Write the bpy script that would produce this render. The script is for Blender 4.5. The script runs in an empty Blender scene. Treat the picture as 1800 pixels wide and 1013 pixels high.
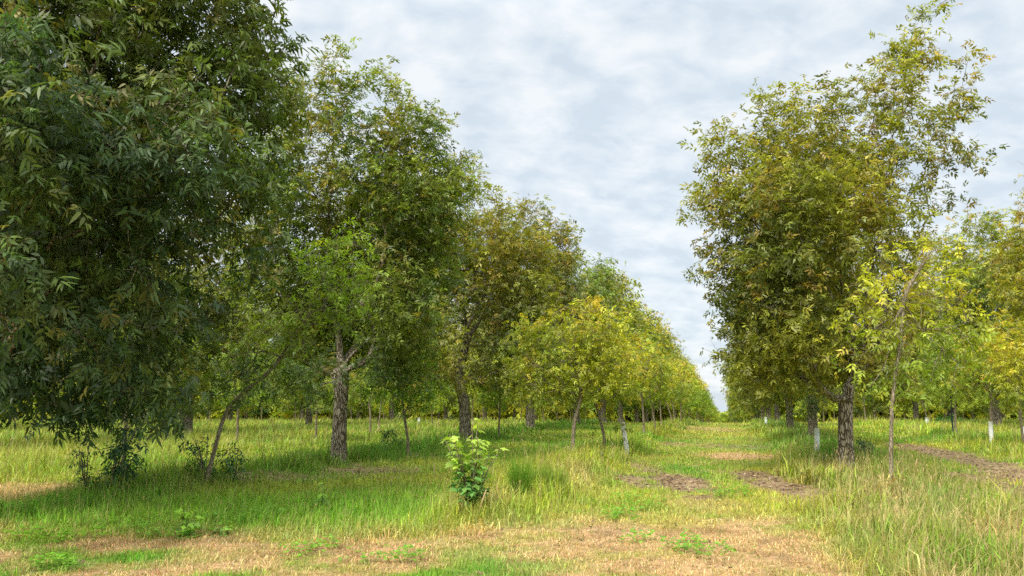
import bpy, math, random
import numpy as np
from mathutils import Vector, Euler
R = math.radians
rng = np.random.default_rng(7)
random.seed(7)
col = bpy.context.scene.collection
sc = bpy.context.scene

# ------------------------------------------------------------------ camera
F_PX, CX, CY, H = 1400.0, 900.0, 506.5, 1.75
PITCH = math.atan(195.5 / 1400.0)
cam_d = bpy.data.cameras.new('camera'); cam_d.lens = 28; cam_d.sensor_width = 36
cam_d.clip_start = 0.1; cam_d.clip_end = 8000
cam = bpy.data.objects.new('camera', cam_d); col.objects.link(cam)
cam.location = (0, 0, H); cam.rotation_euler = (R(90) + PITCH, 0, 0)
sc.camera = cam
TH = R(15.07)          # the rows run this far to the right of the view
CT, ST = math.cos(TH), math.sin(TH)

def sstep(a, b, x):
    t = np.clip((x - a) / (b - a), 0, 1); return t * t * (3 - 2 * t)

# ------------------------------------------------------------------ noise
def _h(ix, iy, s):
    n = (ix.astype(np.int64) * 374761393 + iy.astype(np.int64) * 668265263 + s * 1442695041) & 0xffffffff
    n = ((n ^ (n >> 13)) * 1274126177) & 0xffffffff
    return ((n ^ (n >> 16)) & 0xffff) / 65535.0
def vn(x, y, s=0):
    x = np.asarray(x, float); y = np.asarray(y, float)
    ix = np.floor(x); iy = np.floor(y); fx = x - ix; fy = y - iy
    fx = fx * fx * (3 - 2 * fx); fy = fy * fy * (3 - 2 * fy)
    a = _h(ix, iy, s); b = _h(ix + 1, iy, s); c = _h(ix, iy + 1, s); d = _h(ix + 1, iy + 1, s)
    return (a * (1 - fx) + b * fx) * (1 - fy) + (c * (1 - fx) + d * fx) * fy
def fbm(x, y, s=0, o=4):
    v = 0; a = .5; t = 0
    for i in range(o):
        v = v + a * vn(np.asarray(x) * 2 ** i, np.asarray(y) * 2 ** i, s + i * 17); t += a; a *= .55
    return v / t

# ------------------------------------------------------------------ terrain
def uv(x, y): return x * ST + y * CT, x * CT - y * ST
def xy(u, v): return v * CT + u * ST, u * CT - v * ST
def zt(x, y):
    x = np.asarray(x, float); y = np.asarray(y, float)
    u, v = uv(x, y)
    t = np.maximum(0, y - 50)
    z = -0.040 * t * t / (t + 26)
    near = 1 - sstep(60, 110, y)
    z = z + near * (.10 * (fbm(x * .22, y * .22, 3) - .5) + .05 * (fbm(x * 1.1, y * 1.1, 9) - .5))
    for c in (-10.5, -3.84, 2.83, 9.5):
        z = z + near * .10 * np.exp(-((v - c) / .8) ** 2) * sstep(10, 16, u)
    return z * sstep(0, 4, y + 1)
def ray(px, py):
    a = (px - CX) / F_PX; b = -(py - CY) / F_PX
    return np.array([a, math.cos(PITCH) - b * math.sin(PITCH), math.sin(PITCH) + b * math.cos(PITCH)])
def P(px, py, Y):
    d = ray(px, py); s = Y / d[1]
    return np.array([0, 0, H]) + d * s
def G(px, py):
    d = ray(px, py); z = 0.
    for _ in range(30):
        s = (z - H) / min(d[2], -1e-3)
        p = np.array([0, 0, H]) + d * s
        z = float(zt(p[0], p[1]))
    p[2] = z
    return p

# ------------------------------------------------------------------ tagging
def tag(o, label=None, cat=None, group=None, kind=None):
    if label: o['label'] = label
    if cat: o['category'] = cat
    if group: o['group'] = group
    if kind: o['kind'] = kind
    return o
def empty(name, loc, rz=0):
    o = bpy.data.objects.new(name, None); col.objects.link(o)
    o.empty_display_size = .2; o.location = loc; o.rotation_euler = (0, 0, rz); return o
def mesh_np(name, V, starts, loops, mat, parent=None, colors=None, smooth=False, loc=None):
    """V (n,3); faces given by loop start indices and loop vertex indices"""
    me = bpy.data.meshes.new(name)
    me.vertices.add(len(V)); me.vertices.foreach_set('co', np.asarray(V, np.float32).ravel())
    me.loops.add(len(loops)); me.loops.foreach_set('vertex_index', np.asarray(loops, np.int32))
    me.polygons.add(len(starts)); me.polygons.foreach_set('loop_start', np.asarray(starts, np.int32))
    if smooth: me.polygons.foreach_set('use_smooth', np.ones(len(starts), bool))
    if colors is not None:
        at = me.color_attributes.new('col', 'FLOAT_COLOR', 'POINT')
        c = np.ones((len(V), 4), np.float32); c[:, :3] = colors
        at.data.foreach_set('color', c.ravel())
    me.update(calc_edges=True)
    me.materials.append(mat)
    o = bpy.data.objects.new(name, me); col.objects.link(o)
    if parent is not None: o.parent = parent
    if loc is not None: o.location = loc
    return o

# ------------------------------------------------------------------ materials
def newmat(name):
    m = bpy.data.materials.new(name); m.use_nodes = True
    nt = m.node_tree; nt.nodes.clear()
    out = nt.nodes.new('ShaderNodeOutputMaterial')
    return m, nt, out
def N(nt, t, **k):
    n = nt.nodes.new(t)
    for a, b in k.items():
        if a.startswith('i_'):
            n.inputs[int(a[2:])].default_value = b
        else: setattr(n, a, b)
    return n
def leaf_mat(name, transl=.35, gloss=.05, rough=.45):
    m, nt, out = newmat(name); L = nt.links.new
    a = N(nt, 'ShaderNodeAttribute', attribute_name='col'); oi = N(nt, 'ShaderNodeObjectInfo')
    mul = N(nt, 'ShaderNodeMix', data_type='RGBA', blend_type='MULTIPLY'); mul.inputs[0].default_value = 1
    L(a.outputs['Color'], mul.inputs[6]); L(oi.outputs['Color'], mul.inputs[7])
    c = mul.outputs[2]
    d = N(nt, 'ShaderNodeBsdfDiffuse'); t = N(nt, 'ShaderNodeBsdfTranslucent')
    g = N(nt, 'ShaderNodeBsdfGlossy'); g.inputs['Roughness'].default_value = rough
    g.inputs['Color'].default_value = (.9, .9, .8, 1)
    L(c, d.inputs[0])
    gm = N(nt, 'ShaderNodeMix', data_type='RGBA', blend_type='MULTIPLY'); gm.inputs[0].default_value = 1
    gm.inputs[7].default_value = (1.15, 1.2, .55, 1); L(c, gm.inputs[6]); L(gm.outputs[2], t.inputs[0])
    m1 = N(nt, 'ShaderNodeMixShader'); m1.inputs[0].default_value = transl
    L(d.outputs[0], m1.inputs[1]); L(t.outputs[0], m1.inputs[2])
    m2 = N(nt, 'ShaderNodeMixShader'); m2.inputs[0].default_value = gloss
    L(m1.outputs[0], m2.inputs[1]); L(g.outputs[0], m2.inputs[2]); L(m2.outputs[0], out.inputs[0])
    return m
M_LEAF = leaf_mat('leaf_green', .42, .035, .5)
M_GRASS = leaf_mat('grass_blade', .30, .02, .6)
def bark_mat(name, c1, c2, scale, bump, zs=.25):
    m, nt, out = newmat(name); L = nt.links.new
    tc = N(nt, 'ShaderNodeTexCoord'); mp = N(nt, 'ShaderNodeMapping'); mp.inputs['Scale'].default_value = (1, 1, zs)
    L(tc.outputs['Object'], mp.inputs[0])
    ns0 = N(nt, 'ShaderNodeTexNoise'); ns0.inputs['Scale'].default_value = 6; L(mp.outputs[0], ns0.inputs[0])
    mx = N(nt, 'ShaderNodeMix', data_type='RGBA', blend_type='LINEAR_LIGHT'); mx.inputs[0].default_value = .12
    L(mp.outputs[0], mx.inputs[6]); L(ns0.outputs['Color'], mx.inputs[7])
    vo = N(nt, 'ShaderNodeTexVoronoi', feature='DISTANCE_TO_EDGE'); vo.inputs['Scale'].default_value = scale; L(mx.outputs[2], vo.inputs[0])
    ns = N(nt, 'ShaderNodeTexNoise'); ns.inputs['Scale'].default_value = scale * 2.2; ns.inputs['Detail'].default_value = 6; L(mp.outputs[0], ns.inputs[0])
    ns2 = N(nt, 'ShaderNodeTexNoise'); ns2.inputs['Scale'].default_value = 2.3; L(tc.outputs['Object'], ns2.inputs[0])
    mr = N(nt, 'ShaderNodeMapRange'); mr.inputs['From Max'].default_value = .16; L(vo.outputs['Distance'], mr.inputs[0])
    ad = N(nt, 'ShaderNodeMath', operation='MULTIPLY_ADD'); L(ns.outputs[0], ad.inputs[0]); ad.inputs[1].default_value = .9; L(mr.outputs[0], ad.inputs[2])
    cr = N(nt, 'ShaderNodeValToRGB'); e = cr.color_ramp.elements
    e[0].position = .25; e[0].color = (*[x * .5 for x in c1], 1); e[1].position = 1.45 / 1.9 + .1; e[1].color = (*c2, 1)
    k = e.new(.6); k.color = (*c1, 1)
    dv = N(nt, 'ShaderNodeMath', operation='MULTIPLY'); dv.inputs[1].default_value = .62; L(ad.outputs[0], dv.inputs[0]); L(dv.outputs[0], cr.inputs[0])
    hv = N(nt, 'ShaderNodeMix', data_type='RGBA', blend_type='MULTIPLY'); hv.inputs[0].default_value = .7
    c3 = N(nt, 'ShaderNodeValToRGB'); c3.color_ramp.elements[0].position = .35; c3.color_ramp.elements[0].color = (.62, .66, .55, 1); c3.color_ramp.elements[1].position = .65
    L(ns2.outputs[0], c3.inputs[0]); L(cr.outputs[0], hv.inputs[6]); L(c3.outputs[0], hv.inputs[7])
    b = N(nt, 'ShaderNodeBump'); b.inputs['Strength'].default_value = 1; b.inputs['Distance'].default_value = bump; L(ad.outputs[0], b.inputs['Height'])
    p = N(nt, 'ShaderNodeBsdfPrincipled'); p.inputs['Roughness'].default_value = .95; p.inputs['Specular IOR Level'].default_value = .15
    L(hv.outputs[2], p.inputs['Base Color']); L(b.outputs[0], p.inputs['Normal']); L(p.outputs[0], out.inputs[0])
    return m
M_BARK = bark_mat('shaggy_bark', (.19, .145, .10), (.42, .36, .28), 17, .03)
M_BARK_Y = bark_mat('young_bark', (.26, .19, .125), (.42, .35, .26), 30, .006)
M_BARK_P = bark_mat('pale_bark', (.36, .31, .25), (.52, .48, .41), 30, .004)
def plain_mat(name, c, rough=.6, nscale=20, var=.25, bump=True):
    m, nt, out = newmat(name); L = nt.links.new
    tc = N(nt, 'ShaderNodeTexCoord'); ns = N(nt, 'ShaderNodeTexNoise'); ns.inputs['Scale'].default_value = nscale; ns.inputs['Detail'].default_value = 5
    L(tc.outputs['Object'], ns.inputs[0])
    cr = N(nt, 'ShaderNodeValToRGB'); e = cr.color_ramp.elements
    e[0].position = .3; e[0].color = (*[x * (1 - var) for x in c], 1); e[1].position = .7; e[1].color = (*[min(1, x * (1 + var * .4)) for x in c], 1)
    L(ns.outputs[0], cr.inputs[0])
    p = N(nt, 'ShaderNodeBsdfPrincipled'); p.inputs['Roughness'].default_value = rough; L(cr.outputs[0], p.inputs['Base Color'])
    b = N(nt, 'ShaderNodeBump'); b.inputs['Distance'].default_value = .004; L(ns.outputs[0], b.inputs['Height'])
    if bump: L(b.outputs[0], p.inputs['Normal'])
    L(p.outputs[0], out.inputs[0]); return m
M_TUBE = plain_mat('white_plastic', (.92, .92, .90), .5, 3, .08, bump=False)
M_STAKE = plain_mat('dark_stake', (.03, .035, .05), .6, 30, .3)
M_STRAW = plain_mat('dry_stalk', (.55, .38, .2), .8, 30, .4)
M_NEST = plain_mat('paper_nest', (.40, .30, .25), .9, 14, .45)
def ground_mat():
    m, nt, out = newmat('ground'); L = nt.links.new
    a = N(nt, 'ShaderNodeAttribute', attribute_name='col'); tc = N(nt, 'ShaderNodeTexCoord')
    n1 = N(nt, 'ShaderNodeTexNoise'); n1.inputs['Scale'].default_value = 9; n1.inputs['Detail'].default_value = 8; L(tc.outputs['Object'], n1.inputs[0])
    n2 = N(nt, 'ShaderNodeTexNoise'); n2.inputs['Scale'].default_value = 60; n2.inputs['Detail'].default_value = 4; L(tc.outputs['Object'], n2.inputs[0])
    cr = N(nt, 'ShaderNodeValToRGB'); e = cr.color_ramp.elements; e[0].position = .3; e[0].color = (.35, .3, .25, 1); e[1].position = .68; e[1].color = (1.3, 1.25, 1.15, 1)
    s = N(nt, 'ShaderNodeMath', operation='MULTIPLY_ADD'); s.inputs[1].default_value = .5; L(n2.outputs[0], s.inputs[0])
    h = N(nt, 'ShaderNodeMath', operation='MULTIPLY'); h.inputs[1].default_value = .5; L(n1.outputs[0], h.inputs[0]); L(h.outputs[0], s.inputs[2])
    L(s.outputs[0], cr.inputs[0])
    mx = N(nt, 'ShaderNodeMix', data_type='RGBA', blend_type='MULTIPLY'); mx.inputs[0].default_value = 1; L(a.outputs['Color'], mx.inputs[6]); L(cr.outputs[0], mx.inputs[7])
    p = N(nt, 'ShaderNodeBsdfPrincipled'); p.inputs['Roughness'].default_value = .95; p.inputs['Specular IOR Level'].default_value = .1
    b = N(nt, 'ShaderNodeBump'); b.inputs['Distance'].default_value = .02; b.inputs['Strength'].default_value = .7; L(s.outputs[0], b.inputs['Height'])
    L(mx.outputs[2], p.inputs['Base Color']); L(b.outputs[0], p.inputs['Normal']); L(p.outputs[0], out.inputs[0]); return m
M_GROUND = ground_mat()

# ------------------------------------------------------------------ what grows where on the ground
def seg_d(x, y, pts):
    d = np.full(np.shape(x), 1e9)
    for (ax, ay), (bx, by) in zip(pts[:-1], pts[1:]):
        vx, vy = bx - ax, by - ay; t = np.clip(((x - ax) * vx + (y - ay) * vy) / (vx * vx + vy * vy), 0, 1)
        d = np.minimum(d, np.hypot(x - ax - t * vx, y - ay - t * vy))
    return d
def ell(px, py, wx, wy):
    c = G(px, py); f = G(px, py - wy); n = G(px, py + wy)
    return c[0], c[1], wx * c[1] / F_PX, max(.25, (f[1] - n[1]) / 2)
SOIL = [ell(*e) + (s,) for e, s in [((1395, 864, 62, 40), 1.0), ((1350, 838, 36, 14), .8), ((1200, 850, 48, 20), 1.0), ((640, 829, 95, 12), .75), ((1112, 812, 20, 22), .65),
        ((1108, 845, 26, 12), .8), ((450, 832, 90, 8), .6), ((540, 800, 60, 6), .5), ((700, 800, 60, 8), .6), ((1290, 786, 60, 5), .5), ((1180, 782, 60, 5), .5), ((1420, 792, 30, 6), .6)]]
DRYP = [ell(*e) + (s,) for e, s in [((1300, 802, 75, 8), 1.0), ((20, 868, 100, 17), .9), ((1120, 955, 260, 45), .5), ((1010, 840, 50, 20), .4), ((830, 895, 60, 18), .5), ((1250, 890, 80, 14), .45), ((1240, 755, 50, 5), .6)]]
TR_A = [tuple(G(*p)[:2]) for p in ((1585, 782), (1660, 800), (1740, 818), (1850, 850))]
TR_B = [tuple(G(*p)[:2]) for p in ((1650, 836), (1720, 850), (1810, 872), (1900, 900))]
TR_C = [tuple(G(*p)[:2]) for p in ((-60, 862), (60, 862))]
TR_D = [tuple(G(*p)[:2]) for p in ((235, 836), (330, 828), (440, 815), (560, 800))]
def field(x, y):
    u, v = uv(x, y)
    n1 = fbm(x * .45, y * .45, 21); n2 = fbm(x * 1.7, y * 1.7, 33); n3 = fbm(x * .12, y * .12, 44, 3); n4 = fbm(x * 5, y * 5, 61, 3)
    w = (n1 - .5) * 1.2
    def lane(c, hw): return 1 - sstep(hw - .3, hw + .6, np.abs(v - c + w))
    l0, l1, l2, l3 = lane(-.6, 2.0), lane(-7.2, 2.5), lane(-13.6, 1.3), lane(6.3, 1.9)
    head = 1 - sstep(10.3, 12.2, y + (n1 - .5) * 3 - 1.2 * sstep(-1, 1, x) * (1 - sstep(4, 5, x)))
    rightg = sstep(.9, 1.7, v + w * .7) * (1 - sstep(3.9, 4.6, v + w)) * (1 - sstep(18, 24, u))
    head = head * (1 - sstep(.8, 1.5, v + w * .7))
    mown = np.clip(np.maximum.reduce([l0, l1 * .85, l2 * .8, l3 * .8]), 0, 1)
    h = .40 * (.75 + .5 * n2)
    h = h * (1 - mown) + (.065 + .08 * n2) * mown
    h = h * (1 - head) + (.07 + .05 * n2) * head
    h = h * (1 - rightg) + (.13 + .50 * np.clip(n2 * 1.5 - .25, 0, 1)) * rightg
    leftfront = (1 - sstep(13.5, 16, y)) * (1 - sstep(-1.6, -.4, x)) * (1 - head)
    h = h * (1 - leftfront) + (.15 + .08 * n2) * leftfront
    h = np.where(y > 34, h * 1.0, h)
    # colours
    green = np.array([.17, .38, .03]); ygreen = np.array([.46, .50, .05]); straw = np.array([.60, .50, .18]); dry = np.array([.78, .53, .27]); soil = np.array([.22, .145, .10]); deep = np.array([.085, .175, .025])
    yg = np.clip(.58 + (n1 - .5) * 2.4 + (n2 - .5) * 1.0 + (n3 - .5) * .8, 0, 1)
    yg = np.where(v < -4.6, yg * .75, yg)
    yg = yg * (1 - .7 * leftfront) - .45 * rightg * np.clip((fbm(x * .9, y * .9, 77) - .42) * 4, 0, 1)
    yg = np.clip(yg, 0, 1)
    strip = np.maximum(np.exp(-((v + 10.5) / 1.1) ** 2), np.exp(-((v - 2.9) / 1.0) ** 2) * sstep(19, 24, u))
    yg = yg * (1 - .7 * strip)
    c = green + (ygreen - green) * yg[..., None]; c = c * (1 + .2 * leftfront[..., None])  # left-front grass is fresh green, its colour also lifted to offset tree shade
    st = np.clip((fbm(x * 2.6, y * 2.6, 71) - .50) * 3, 0, 1) * .38 + .05 * rightg + .12 * (v < -15)
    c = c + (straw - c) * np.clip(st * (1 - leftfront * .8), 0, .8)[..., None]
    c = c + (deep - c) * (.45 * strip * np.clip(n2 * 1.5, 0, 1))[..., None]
    dr = head * np.clip(.55 + .2 * sstep(-3, 0, x) + (n2 - .5) * 3.8 + (n1 - .5) * 2.2, 0, 1)
    for (cx, cy, rx, ry, s) in DRYP:
        dr = np.maximum(dr, s * (1 - sstep(.6, 1.25, np.hypot((x - cx) / rx, (y - cy) / ry) + (n2 - .5) * 1.2)))
    dr = np.maximum(dr, .9 * (1 - sstep(.8, 1.6, seg_d(x, y, TR_C) + (n2 - .5))))
    dr = np.maximum(dr, .55 * np.clip((n4 - .5) * 3, 0, 1) * l0)
    so = np.zeros_like(x)
    for (cx, cy, rx, ry, s) in SOIL:
        so = np.maximum(so, s * (1 - sstep(.55, 1.2, np.hypot((x - cx) / rx, (y - cy) / ry) + (n2 - .5) * 1.4)))
    for T, wd in ((TR_A, .75), (TR_B, .7), (TR_D, .4)):
        so = np.maximum(so, .95 * (1 - sstep(wd * .6, wd * 1.5, seg_d(x, y, T) + (n2 - .5) * 1.1)))
    so = np.maximum(so, head * .3 * np.clip((fbm(x * 2.3, y * 2.3, 91) - .58) * 6, 0, 1))
    c = c * (1 - .16 * rightg[..., None])
    dr = np.maximum(dr, rightg * .8 * np.clip((fbm(x * .8, y * .8, 131) - .5) * 5, 0, 1))
    brown = np.array([.40, .22, .11]); dcol = dry + (brown - dry) * (np.clip((fbm(x * 4, y * 4, 137) - .5) * 5, 0, 1) * .7)[..., None]
    c = c + (dcol - c) * dr[..., None]
    h = h * (1 - .35 * np.clip(dr, 0, 1)) * (1 - .8 * so)
    return h, dr, so, c, head, n2, rightg

def build_ground():
    def axis(parts):
        o = []
        for a, b, s in parts: o += list(np.arange(a, b, s))
        return np.array(o)
    g = lambda a, b, n: list(a * (b / a) ** (np.arange(1, n + 1) / n))
    ys = np.concatenate([[-3000, -800, -200, -80], axis([(-40, 5, 3), (5, 30, .17), (30, 80, .5)]), [80] + g(80, 4000, 40)])
    xp = list(axis([(0, 26, .2)])) + [26] + g(26, 60, 40) + g(60, 3000, 25)
    xs = np.array(sorted([-a for a in xp if a > 0] + xp))
    X, Y = np.meshgrid(xs, ys); Z = zt(X, Y)
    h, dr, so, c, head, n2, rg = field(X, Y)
    soil = np.array([.22, .15, .09]); so2 = np.array([.37, .27, .17])
    under = c * .62
    sp = np.clip(fbm(X * 2.2, Y * 2.2, 5) * 1.6 - .3, 0, 1)[..., None]
    under = under + ((soil + (so2 - soil) * sp) - under) * np.clip(so + .12, 0, 1)[..., None]
    ny, nx = X.shape
    V = np.stack([X, Y, Z], -1).reshape(-1, 3)
    i = (np.arange(ny - 1)[:, None] * nx + np.arange(nx - 1)[None, :]).ravel()
    q = np.stack([i, i + 1, i + nx + 1, i + nx], 1)
    tag(mesh_np('ground', V, np.arange(len(q)) * 4, q.ravel(), M_GROUND, colors=under.reshape(-1, 3), smooth=True), kind='structure')
build_ground()

# ------------------------------------------------------------------ grass
def build_grass():
    rings = [(5.2, 8, 230, .0065), (8, 11, 190, .007), (11, 16, 105, .009), (16, 24, 50, .013), (24, 36, 24, .020), (36, 52, 11, .032), (52, 72, 4, .05)]
    NB = 10
    VV, CC = [], []
    for (y0, y1, dens, wd) in rings:
        hw = lambda y: .72 * y + 1.5
        area = (y1 - y0) * (hw(y0) + hw(y1)); n = int(area * dens)
        y = np.sqrt(rng.uniform(y0 * y0, y1 * y1, n)); x = rng.uniform(-1, 1, n) * hw(y)
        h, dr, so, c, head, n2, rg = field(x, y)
        keep = rng.random(n) > so * .72
        clump = fbm(x * 3.1, y * 3.1, 15, 2)
        keep &= rng.random(n) < .55 + .9 * clump
        x, y, h, dr, so, c, head, rg = [a[keep] for a in (x, y, h, dr, so, c, head, rg)]
        n = len(x); m = n * NB
        rep = lambda a: np.repeat(a, NB, 0)
        bx = rep(x) + rng.normal(0, .05 + .03 * wd / .01, m); by = rep(y) + rng.normal(0, .05 + .03 * wd / .01, m)
        th = rng.random(m) * 2 * np.pi; hh = rep(h * rng.uniform(.55, 1.35, n)) * rng.uniform(.45, 1.15, m)
        d_ = rep(dr); r_ = rep(rg)
        stalk = (rng.random(m) < .05 + .06 * r_) & (rep(head) < .4)
        lean = np.abs(rng.normal(.5, .38, m) + .18 * r_) + d_ * rng.uniform(.2, 1.4, m)
        lean = np.where(stalk, lean * .3, lean)
        hh = np.where(stalk, hh * 1.35 + .05, hh)
        L = hh * (1 + .3 * d_)
        a1 = lean * .5; a2 = np.minimum(lean * 1.9, 1.75)
        wind = .1
        dx, dy = np.cos(th), np.sin(th)
        bz = zt(bx, by) - .01
        p0 = np.stack([bx, by, bz], 1)
        v1 = np.stack([dx * np.sin(a1) + wind * .4, dy * np.sin(a1), np.cos(a1)], 1) * (L * .55)[:, None]
        v2 = np.stack([dx * np.sin(a2) + wind, dy * np.sin(a2), np.cos(a2)], 1) * (L * .5)[:, None]
        p1 = p0 + v1; p2 = p1 + v2
        p2[:, 2] = np.maximum(p2[:, 2], p0[:, 2] + .012)
        ph = th + np.pi / 2 + rng.normal(0, .5, m)
        w = wd * rng.uniform(.6, 1.8, m) * (.7 + .5 * np.clip(hh / .4, 0, 1)); w = np.where(stalk, w * .55, w); w = w * np.where(~stalk & (rng.random(m) < .3 * r_), 1.9, 1)
        s = np.stack([np.cos(ph), np.sin(ph), np.zeros(m)], 1) * (w * .5)[:, None]
        VV.append(np.stack([p0 - s, p0 + s, p1 + s * .8, p1 - s * .8, p2], 1).reshape(-1, 3))
        cc = rep(c) * np.repeat(rng.uniform(.75, 1.2, (n, 1)), NB, 0) * rng.uniform(.5, 1.45, (m, 1)) * rng.uniform(.82, 1.18, (m, 3))
        stc = np.array([.55, .43, .2])
        mixs = (rng.random(m) < (.12 + .12 * r_) * np.clip((cc[:, 0] / cc[:, 1] - .45) * 2.5, .1, 1))
        cc = np.where((mixs | stalk)[:, None], cc * .35 + stc * .65 * rng.uniform(.7, 1.15, (m, 1)), cc)
        gr = rng.random(m) < .3 * d_
        cc = np.where(gr[:, None], cc * .3 + np.array([.14, .22, .03]) * .8, cc)
        CC.append(np.repeat(cc, 5, 0))
        if y0 < 20:     # seed heads on the tall stalks
            hd = np.where(stalk & (hh > .3) & (rng.random(m) < .45))[0]
            t = v2[hd] / np.linalg.norm(v2[hd], axis=1)[:, None]; hl = rng.uniform(.035, .085, len(hd))[:, None]; q = p2[hd]
            sd = s[hd] / np.linalg.norm(s[hd], axis=1)[:, None] * (wd * .55)
            VV.append(np.stack([q - t * hl * .2 - sd * .3, q - t * hl * .2 + sd * .3, q + t * hl * .5 + sd, q + t * hl * .5 - sd, q + t * hl * 1.1 + [0, 0, -.01]], 1).reshape(-1, 3))
            CC.append(np.repeat(np.array([.55, .38, .19]) * rng.uniform(.6, 1.2, (len(hd), 1)), 5, 0))
    V = np.concatenate(VV); C = np.concatenate(CC); k = len(V) // 5
    b = np.arange(k)[:, None] * 5
    loops = (b + np.array([0, 1, 2, 3, 3, 2, 4])).ravel()
    starts = (np.arange(k)[:, None] * 7 + np.array([0, 4])).ravel()
    tag(mesh_np('grass', V, starts, loops, M_GRASS, colors=C), 'green and straw coloured grass covering the orchard floor', 'grass', kind='stuff')
    print('blades', k)
build_grass()

def quads(name, p, ax, ay, c, mat, label, cat, kind='stuff'):
    n = len(p); V = np.stack([p - ax, p - ay, p + ax, p + ay], 1).reshape(-1, 3)
    return tag(mesh_np(name, V, np.arange(n) * 4, np.arange(n * 4), mat, colors=np.repeat(c, 4, 0)), label, cat, kind=kind)
def build_litter():
    n = 90000
    y = np.sqrt(rng.uniform(6 ** 2, 34 ** 2, n)); x = rng.uniform(-1, 1, n) * (.72 * y + 1)
    h, dr, so, c, head, n2, rg = field(x, y)
    k = rng.random(n) < np.clip(so * 1.1, 0, 1) * (.35 + .65 * (y < 20)) + .012; x, y = x[k], y[k]; n = len(x)
    x = x + rng.normal(0, .05, n); a = rng.random(n) * 6.28; L = rng.uniform(.018, .05, n) * (1 + y / 40); til = rng.normal(0, .2, n)
    ax = np.stack([np.cos(a), np.sin(a), til], 1) * L[:, None]; ay = np.stack([-np.sin(a), np.cos(a), rng.normal(0, .25, n)], 1) * (L * rng.uniform(.2, .45, n))[:, None]
    p = np.stack([x, y, zt(x, y) + rng.uniform(.005, .025, n)], 1)
    pal = np.array([[.16, .105, .07], [.25, .16, .10], [.42, .30, .2], [.10, .06, .05], [.55, .42, .28]])
    quads('leaf_litter', p, ax, ay, pal[rng.choice(5, n, p=[.36, .26, .14, .16, .08])] * rng.uniform(.7, 1.2, (n, 1)), M_GRASS, 'brown fallen leaves lying on the bare patches', 'leaf litter')
build_litter()
def build_cover():
    pts = [((90, 948), 75, 12), ((200, 935), 80, 14), ((330, 940), 70, 14), ((560, 972), 60, 12), ((680, 985), 70, 10), ((1235, 975), 55, 9), ((1160, 955), 60, 10), ((1120, 885), 40, 16), ((430, 915), 60, 12), ((1270, 870), 50, 8), ((1620, 900), 30, 12), ((1090, 910), 30, 8), ((100, 1000), 40, 8)]
    P_, AX, AY, C = [], [], [], []
    for (q, wx, wy) in pts:
        cx, cy, rx, ry = ell(*q, wx, wy)
        n = int(520 * rx * ry) + 60
        r = np.sqrt(rng.random(n)); t = rng.random(n) * 6.28
        x = cx + rx * r * np.cos(t) + rng.normal(0, .07, n); y = cy + ry * r * np.sin(t) + rng.normal(0, .1, n)
        k = fbm(x * 3, y * 3, 8) > .44; x, y = x[k], y[k]; n = len(x)
        z = zt(x, y) + rng.uniform(.03, .15, n)
        for j in range(3):
            a = rng.random(n) * .5 + j * 2.09; L = rng.uniform(.016, .03, n)
            d = np.stack([np.cos(a), np.sin(a), rng.normal(.1, .25, n)], 1)
            P_.append(np.stack([x, y, z], 1) + d * L[:, None]); AX.append(d * L[:, None])
            AY.append(np.stack([-np.sin(a), np.cos(a), rng.normal(0, .2, n)], 1) * (L * .8)[:, None])
            C.append(np.array([.20, .42, .03]) * rng.uniform(.6, 1.25, (n, 1)) * rng.uniform(.9, 1.1, (n, 3)))
    quads('ground_cover', *[np.concatenate(a) for a in (P_, AX, AY, C)], M_LEAF, 'patches of low bright green creeping weed in the mown grass', 'ground cover')
build_cover()

# ------------------------------------------------------------------ tubes and skeletons
def tubes(chains):
    """chains: list of (points (n,3), radii (n,), sides) -> V, starts, loops"""
    V, S, Lp = [], [], []; vo = 0; lo = 0
    for p, r, k in chains:
        n = len(p)
        if n < 2: continue
        t = np.gradient(p, axis=0); t /= np.linalg.norm(t, axis=1)[:, None] + 1e-9
        ref = np.array([.3, .9, .1]) if abs(t[0, 2]) > .5 else np.array([0, 0, 1.])
        a = np.cross(t, ref); a /= np.linalg.norm(a, axis=1)[:, None] + 1e-9; b = np.cross(t, a)
        th = np.arange(k) * 2 * np.pi / k
        rr = np.repeat(r[:, None], k, 1)
        if r.max() > .05:
            zz = np.arange(n)[:, None]
            rr = rr * (1 + .07 * np.sin(th * 3 + zz * .11 + 1) + .05 * np.sin(th * 5 - zz * .23) + rng.normal(0, .018, (n, k)))
        ring = p[:, None] + rr[..., None] * (np.cos(th)[None, :, None] * a[:, None] + np.sin(th)[None, :, None] * b[:, None])
        V.append(ring.reshape(-1, 3)); V.append(p[-1:] + t[-1:] * r[-1])
        i = (np.arange(n - 1)[:, None] * k + np.arange(k)[None]).ravel(); j = (np.arange(n - 1)[:, None] * k + (np.arange(k)[None] + 1) % k).ravel()
        q = np.stack([i, j, j + k, i + k], 1).ravel() + vo
        S.append(np.arange(len(q) // 4) * 4 + lo); Lp.append(q); lo += len(q)
        e = (n - 1) * k; tr = np.stack([e + np.arange(k), e + (np.arange(k) + 1) % k, np.full(k, n * k)], 1).ravel() + vo
        S.append(np.arange(k) * 3 + lo); Lp.append(tr); lo += len(tr)
        vo += n * k + 1
    return np.concatenate(V), np.concatenate(S), np.concatenate(Lp)

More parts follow.
